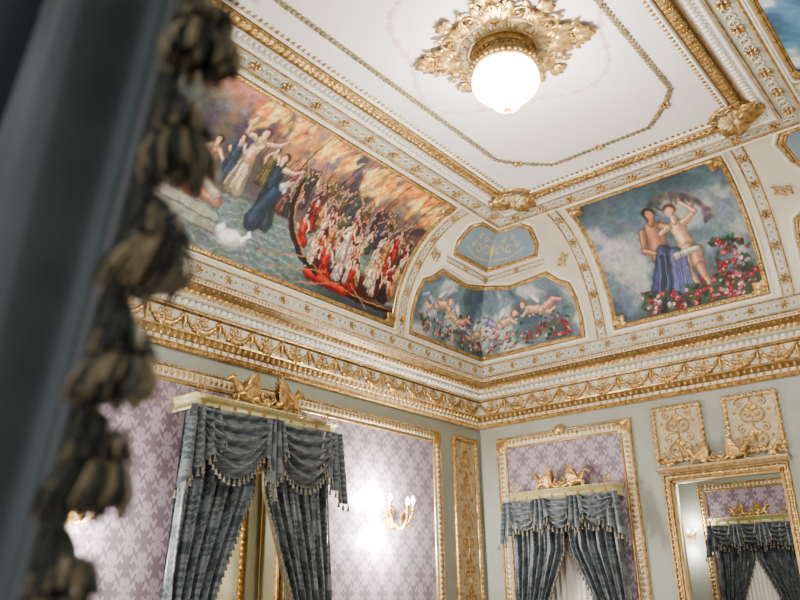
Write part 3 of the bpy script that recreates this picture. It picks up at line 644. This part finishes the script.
for a,b,c,d in ((.89,2.92,1.08,3.20),(4.0,5.62,1.08,3.20),(2.92,4.0,2.72,3.20)): box(mb,-b,-a,-.006,0.0,c,d,0)
mb.build("wall_left_damask",[WALLP],smooth=False)
mb=MB()
for o in (0,W-2.09):
    for a,b,c,d in ((.38,.62,1.08,3.19),(1.5,1.71,1.08,3.19),(.62,1.5,2.3,3.19)): box(mb,-.006,0,-(b+o),-(a+o),c,d,0)
mb.build("wall_right_damask",[WALLP],smooth=False)
mb=MB()
for M,segs in ((walA,((.02,2.85),(4.07,LX))),(walB,((.02,.55),(1.57,2.08),(3.24,3.73),(4.75,W-.02))),(walC,((.02,LX),))):
    for a,b in segs:
        sweep2(mb,M,[(a,.9),(b,.9)],halfround(-.03,.03,.03),False,0); sweep2(mb,M,[(a,.0),(b,.0)],[(0,0),(0,.03),(.14,.03),(.17,.01),(.17,0)],False,0)
mb.build("trim_dado",[CREAM])
# ================================================================== DOORWAYS
def doorframe(mb,M,a,b,top,m=0):
    p=[(a,0),(a,top),(b,top),(b,0)]
    for w0,w1,h in ((-.0,-.03,.03),(-.035,-.08,.02),(-.085,-.11,.035)): sweep2(mb,M,p,halfround(w1,w0,h)[::1],False,m)
mb=MB(); doorframe(mb,walA,2.92,4.0,2.72); mb.build("door_frame",[GOLD])
mb=MB(); 
for a,b in ((.62,1.5),(3.8,4.68)): doorframe(mb,walB,a,b,2.3)
mb.build("door_frame.001",[GOLD])
mb=MB(); box(mb,-6.0,-1.0,2.3,2.4,0,3.2,0); box(mb,-6.1,-6.0,.3,2.4,0,3.2,0); box(mb,-1.0,-.9,.3,2.4,0,3.2,0); box(mb,-6.1,-.9,.3,2.4,3.2,3.3,1)
mb.build("wall_beyond_left",[YELL,CREAM],smooth=False)
mb=MB(); box(mb,-2.98,-2.93,.3,1.2,.01,2.68,0)
Mdoor=lambda s,z,n: np.stack([-2.98-n,.3+s,z+0*s],-1)
for z0,z1 in ((.2,1.0),(1.15,2.5)): wframe(mb,Mdoor,.12,.78,z0,z1,0,.05,1,1)
mb.build("door_1",[GREEN,GOLD])
# ================================================================== CURTAINED PELMETS
def sheet(mb,M,S,Z,Nn,m):
    mb.add(M(S.ravel(),Z.ravel(),Nn.ravel()),gridF(*S.shape),m)
DROP=tube([(0,0,0),(0,-.25,0),(0,-.5,0),(0,-.62,0),(0,-1,0)],[.10,.08,.26,.16,.3],5)
def drops(mb,M,S,Z,Nn,m,sp=.035,L=.05):
    d=np.concatenate([[0],np.cumsum(np.sqrt(np.diff(S)**2+np.diff(Z)**2))]); k=max(2,int(d[-1]/sp)); t=np.linspace(0,d[-1],k)
    s=np.interp(t,d,S); z=np.interp(t,d,Z); n=np.interp(t,d,Nn)
    inst(mb,DROP,M,np.column_stack([s,z]),0,L,n,m)
def draped(M,s0,s1,zt,proj,nsw,sag,name="door_curtain",gap=.28,zopen=2.45,crs=.42,zfl=.03,gth=.11,dn=.7,jl=1.5,fl=0.0):
    E=empty(name); mid=(s0+s1)/2
    mb=MB()
    pts=[(s0,.0),(s0,proj),(s1,proj),(s1,.0)]
    pr=[(0,zt-gth),(.012,zt-gth),(.015,zt-gth+.02),(0.004,zt-gth+.025),(.004,zt-.035),(.015,zt-.03),(.025,zt-.012),(.03,zt),(-.25,zt)]
    sweep2(mb,lambda s,n,z:M(s,z,n),pts,pr,False,0,step=10)
    mb.add(M(np.array([s0,s1,s1,s0]),np.full(4,zt-.002),np.array([0,0,proj,proj])),[(0,1,2,3)],0)
    pp,an=along([(s0,zt-gth*.55),(s1,zt-gth*.55)],.14,False); inst(mb,FLOR,M,pp,0,.022,proj+.004,1)
    pp,an=along([(s0,zt-.01),(s1,zt-.01)],.05,False); inst(mb,DOMES,M,pp,0,.010,proj+.022,1)
    pp,an=along([(s0,zt-gth+.010),(s1,zt-gth+.010)],.03,False); inst(mb,DOMES,M,pp,0,.010,proj+.012,1)
    mb.build("pelmet",[PELM,GOLD],E)
    mb=MB(); crest(mb,M,mid,zt,proj-.05,crs,0); 
    for s,T in ((s0+.05,SCR),(s1-.05,SCRM)): inst(mb,T,M,(s,zt),0,.10,proj-.03,0)
    mb.build("griffin_crest",[GOLD],E)
    mb=MB(); zts=zt-gth+.02
    for sg in (1,-1):
        z=np.linspace(zts,zfl,60); so=s0+.01 if sg==1 else s1-.01
        so=so*np.sign(1)-sg*(-fl if s0>s1 else fl)*np.clip((zts-z)/1.2,0,1)[:,None]
        half=(s1-s0)/2-.01
        inner=np.interp(z,[zfl,1.0,1.2,1.65,zopen,zts],[half*.50,half*.42,half*.40,half*(1-gap*1.9)+fl*.8,half*.99,half*1.0])
        a=np.linspace(0,1,110)[None,:]
        Wd=inner[:,None]; S=so+sg*(a*Wd)
        am=.034+.02*np.clip((2.2-z)/1.2,0,1)[:,None]
        Nn=proj*dn-.02+am*np.sin(a*2*PI*6+.6*np.sin(z[:,None]*2)+sg)+.014*np.sin(a*2*PI*15+z[:,None])
        sheet(mb,M,S,z[:,None]+0*a,Nn,0)
        drops(mb,M,S[:,-1],z,Nn[:,-1]+.01,1,.05,.045)
    mb.build("side_drapes",[DRAPE,FRINGE],E)
    mb=MB(); ww=(s1-s0)/nsw
    for i in range(nsw):
        a0=s0+i*ww-.03; a1=a0+ww+.06
        a=np.linspace(0,1,44)[None,:]; b=np.linspace(0,1,56)[:,None]
        hump=np.sin(PI*a)**.8
        sc=(a0+a1)/2; S=sc+(a0-sc+(a1-a0)*a)*(1-.16*b*(1-hump*.3))
        Z=zts-.0-b*(.10+ (sag-.10)*hump)
        Nn=proj+.03+.05*hump*np.sin(PI*b*.9)+.030*hump**.5*np.sin(b*2*PI*5+1.4*np.cos(PI*a))
        sheet(mb,M,S,Z,Nn,0); drops(mb,M,S[-1],Z[-1],Nn[-1],1,.04,.055)
    for i in range(nsw+1):
        sc=s0+i*ww; end=i in (0,nsw); wj=.24 if end else .15; L=sag*(jl if end else 1.2)
        sc+= (.07 if i==0 else -.07 if i==nsw else 0)
        a=np.linspace(0,1,49)[None,:]; b=np.linspace(0,1,20)[:,None]
        tri=np.abs(((a*3.5)%1)*2-1)
        out=(1-a) if i==0 else a if i==nsw else 1-np.abs(2*a-1)
        S=sc+(a-.5)*wj*(1+.5*b)+.02*np.sin(a*2*PI*3.5)*b; Ln=L*(.45+.55*out)-.03*tri
        Z=zts-b*Ln; Nn=proj+.07+.035*np.cos(a*2*PI*3.5)*(.4+.6*b)
        if end: Nn=Nn-.03
        sheet(mb,M,S,Z+0*a,Nn,0); drops(mb,M,S[-1],Z[-1],Nn[-1],1,.035,.055)
    mb.build("swag_valance",[DRAPE,FRINGE],E)
    return E
draped(walA,2.64,4.10,3.08,.26,2,.50,crs=.40,zopen=2.45,gap=.25,jl=1.25,fl=.07)
draped(walB,.49,1.67,2.68,.22,3,.30,crs=.32,zopen=2.1,gap=.20,fl=.03)
draped(walB,W-1.67,W-.49,2.68,.22,3,.30,crs=.32,zopen=2.1,gap=.20,fl=.03)
draped(walF,1.36,2.33,2.60,.12,3,.28,crs=.26,zopen=2.1,gap=.22)
for o in (0,W-2.12,None):
    mb=MB(); a=np.linspace(0,1,140)[None,:]; z=np.linspace(2.28,.03,30)[:,None]
    if o is None: S=1.5+.7*a+0*z; mb.add(walF(S.ravel(),(z+0*a).ravel()-.02,(.015+.008*np.sin(a*90)+0*z).ravel()),gridF(*S.shape),0)
    else:
        S=.62+o+.88*a+0*z; mb.add(walB(S.ravel(),(z+0*a).ravel(),(-.06+.02*np.sin(a*2*PI*14)+0*z).ravel()),gridF(*S.shape),0)
    mb.build("sheer_curtain",[SHEER])
# ================================================================== CENTRAL OPENING (right wall) + ROOM BEYOND
mb=MB(); p=[(2.16,0),(2.16,2.66),(3.16,2.66),(3.16,0)]
for w0,w1,h_,m_ in ((.0,.02,.03,0),(.02,.045,.02,1),(.05,.07,.035,0)): sweep2(mb,walB,p,halfround(w0,w1,h_),False,m_)
pts,ang=along(p,.05,False,.035); inst(mb,tf(LEAF,0,-.5,0),walB,pts,ang,.04,.015,0)
sweep2(mb,walB,[(2.06,2.755),(3.26,2.755)],[(-.02,0),(-.02,.04),(0,.08),(.012,.10),(.02,.10),(.02,0)],False,1)
pp,an=along([(2.06,2.745),(3.26,2.745)],.05,False); inst(mb,DOMES,walB,pp,0,.012,.085,0)
crest(mb,walB,2.66,2.77,.07,.30,0); 
for s,T in ((2.12,SCL),(3.20,SCLM)): inst(mb,T,walB,(s,2.77),0,.14,.05,0)
box(mb,.0,TW,-2.175,-2.155,0,2.66,1); box(mb,0,TW,-3.165,-3.145,0,2.66,1); box(mb,0,TW,-3.165,-2.155,2.645,2.665,1)
mb.build("passage_frame",[GOLD,GOLDL])
mb=MB(); box(mb,3.5,3.6,-5.3,1.0,0,3.4,0); box(mb,TW,3.5,.9,1.0,0,3.4,0); box(mb,TW,3.5,-5.4,-5.3,0,3.4,0); mb.build("wall_beyond_right",[GREEN],smooth=False)
mb=MB(); box(mb,TW,3.6,-5.4,1.0,3.4,3.5,0); mb.build("ceiling_beyond",[CREAM],smooth=False)
mb=MB(); wframe(mb,walF,1.2,2.47,.5,3.06,0,.10)
mb.build("trim_beyond_frame",[GOLD,CREAM])
mb=MB(); box(mb,3.494,3.5,-2.37,-1.30,.6,2.96,0); mb.build("wall_beyond_damask",[WALLP],smooth=False)
# ================================================================== SCONCES
def sconce(M,s,z,sc=1,power=14,name="gilt_sconce",shift=0):
    E=empty(name); mb=MB()
    inst(mb,tf(DOME,0,0,0,.8,1.6,.5),M,(s,z),0,.06*sc,0,0); 
    for a in (0,.6,-.6,PI,PI-.6,PI+.6): inst(mb,LEAF,M,(s,z),a,.13*sc,.01,0)
    bulbs=[]
    for k,(dx,dz,dn) in enumerate(((-.17,.03,.17),(0,.0,.24),(.17,.03,.17))):
        P=[]
        for t in np.linspace(0,1,14):
            P.append((dx*t*sc,(-.10*math.sin(PI*t*1.1)+dz*t)*sc,(dn*math.sin(t*PI/2)+.02)*sc))
        T=tube(P,[(.018-.006*t)*sc for t in np.linspace(0,1,14)],7); inst(mb,T,M,(s,z),0,1,0,0,1)
        e=P[-1]; T=tube([(0,0,0),(0,.015,0),(0,.02,0),(0,.07,0)],[.012,.038,.016,.014],9)
        T=(T[0]*sc+np.array([e[0],e[1],e[2]]),T[1]); inst(mb,T,M,(s,z),0,1,0,0,1)
        inst(mb,LEAF,M,(s+e[0]*.5,z+e[1]-.09*sc),0,.09*sc,e[2]*.7,0)
        bulbs.append((s+e[0],z+e[1]+.1*sc,e[2]))
    mb.build("gilt_arms",[GOLD],E)
    mb=MB()
    for b in bulbs:
        T=tube([(0,-.035,0),(0,-.02,0),(0,.0,0),(0,.025,0),(0,.045,0)],[.008,.016,.02,.012,.001],8); T=(T[0]*sc,T[1]); inst(mb,T,M,(b[0],b[1]),0,1,b[2],0,1)
    mb.build("bulbs",[BULB],E)
    for dz,ds in ((.17,.04),(-.19,-.03)):
        l=bpy.data.lights.new("sconce_light",'POINT'); l.energy=power; l.color=(1,.95,.90); l.shadow_soft_size=.06
        o=bpy.data.objects.new("sconce_light",l); link(o,E); p=M(np.array([s+shift+ds]),np.array([z+dz]),np.array([.13]))[0]; o.location=tuple(p)
sconce(walA,1.64,2.37,1,150,shift=.18)
sconce(walA,4.85,2.22,1,60,shift=.05)
sconce(walF,1.04,2.40,.5,18)
for s in (1.5,3.5,5.6): sconce(walC,s,2.36,1,12)  # unseen sconces, added so the ceiling gets light from below
# ================================================================== FOREGROUND CURTAIN
E=empty("tasselled_curtain")
zk=[0.02,1.0,1.5635,2.197,2.5,3.0]; xk=[-7.16,-7.16,-7.160,-7.166,-7.178,-7.195]; yk=[-4.175,-4.21,-4.313,-4.481,-4.565,-4.70]
def edge(z): return np.stack([np.interp(z,zk,xk),np.interp(z,zk,yk),z],-1)
D=np.array([-.33,.944,0]); Nn=np.array([-.944,-.33,0])
mb=MB(); z=np.linspace(.02,3.0,90); a=np.linspace(0,1,160)
Pn=edge(z)[:,None,:]+D*(a[None,:,None]*1.0)
amp=(.012+.07*np.clip(a*3,0,1))[None,:]
f=amp*np.sin(a[None,:]*2*PI*6.2+.9*z[:,None]+.4)+.014*np.sin(a[None,:]*2*PI*14.3-1.1*z[:,None])*np.clip(a*5,0,1)[None,:]
Pn=Pn+Nn*f[...,None]; mb.add(Pn.reshape(-1,3),gridF(90,160),0); mb.build("satin_cloth",[SATIN],E)
mb=MB()
zz_=np.arange(.1,2.95,.006); B=edge(zz_)
for ph in (0,2.1,4.2):
    P=B+np.stack([.006*np.cos(zz_*420+ph),.006*np.sin(zz_*420+ph),0*zz_],-1)+Nn*.006+D*.002; v,f_=tube(P,.0065,5); mb.add(v,f_,0)
P=B+Nn*.01+D*.014; v,f_=tube(P,.003,5); mb.add(v,f_,0)
mb.build("braid",[DARKT,TAN],E)
mb=MB(); g=np.random.default_rng(21)
for zt in np.arange(.30,2.9,.094):
    o=edge(np.array([zt]))[0]+np.array([.012,-.018,0])+Nn*.012+g.normal(0,.004,3)
    tilt=g.normal(0,.25,2); sq=g.uniform(.8,1.05)
    v,f_=tube([edge(np.array([zt+.045]))[0],o+[0,0,.03],o],[.006,.009,.010],6); mb.add(v,f_,0)
    for k in range(70):
        a=g.uniform(0,2*PI); rr=g.uniform(.014,.026); u=g.uniform(-.4,1.3); d=np.array([math.cos(a),math.sin(a),u]); 
        v,f_=tube([o+d*.004,o+d*[rr,rr,.014]+[0,0,.006],o+d*[rr*1.15,rr*1.15,.006]-[0,0,.006]],[.0028,.003,.0018],4); mb.add(v,f_,int(g.random()<.2))
    for k in range(130):
        a=g.uniform(0,2*PI); r1=math.sqrt(g.random())*.034*sq; L=(.026+.016*g.random()); c_,s_=math.cos(a),math.sin(a)
        tx,ty=tilt*.03
        P=[o+[0,0,-.004],o+[c_*r1*.8,s_*r1*.8,-.010],o+[c_*r1*1.1+tx*.5,s_*r1*1.1+ty*.5,-.012-L*.5],o+[c_*r1*1.05+tx,s_*r1*1.05+ty,-.008-L]]
        v,f_=tube(P,[.002,.0024,.0024,.0018],4); mb.add(v,f_,int(g.random()<.5))
mb.build("tassels",[DARKT,TAN],E)
# ================================================================== LIGHTS
def pl(name,loc,e,r,col=(1,.96,.91)):
    l=bpy.data.lights.new(name,'POINT'); l.energy=e; l.shadow_soft_size=r; l.color=col; o=bpy.data.objects.new(name,l); link(o); o.location=loc
pl("chandelier_light",(CX,CY,4.48),180,.12)
pl("adjoining_room_light",(1.8,-2.6,2.9),75,.15)
pl("left_room_light",(-4.2,1.3,2.6),130,.15,(1,.86,.6))
pl("added_fill_light",(-5.6,-1.2,1.5),85,.2)  # added fill for the ceiling, no lamp stands here
pl("added_fill_light.001",(-1.6,-3.6,1.4),95,.2)  # second added fill, likewise without a lamp
wd=bpy.data.worlds.new("world"); bpy.context.scene.world=wd; wd.use_nodes=True
wd.node_tree.nodes["Background"].inputs[0].default_value=(.97,.97,.95,1); wd.node_tree.nodes["Background"].inputs[1].default_value=.8
# ================================================================== CAMERA
from mathutils import Matrix
cam=bpy.data.cameras.new("camera"); co=bpy.data.objects.new("camera",cam); link(co)
yaw,p,r=0.682671795,0.371324207,-0.0159430759
F=np.array([math.cos(p)*math.cos(yaw),math.cos(p)*math.sin(yaw),math.sin(p)]); ri=np.array([math.sin(yaw),-math.cos(yaw),0]); up=np.cross(ri,F)
A=math.cos(r)*ri+math.sin(r)*up; B=-math.sin(r)*ri+math.cos(r)*up
co.matrix_world=Matrix(((A[0],B[0],-F[0],-7.501),(A[1],B[1],-F[1],-4.973),(A[2],B[2],-F[2],1.6),(0,0,0,1)))
cam.sensor_width=36; cam.lens=36*783.484/800; cam.clip_start=.02
cam.dof.use_dof=True; cam.dof.focus_distance=7.0; cam.dof.aperture_fstop=3.6
bpy.context.scene.camera=co
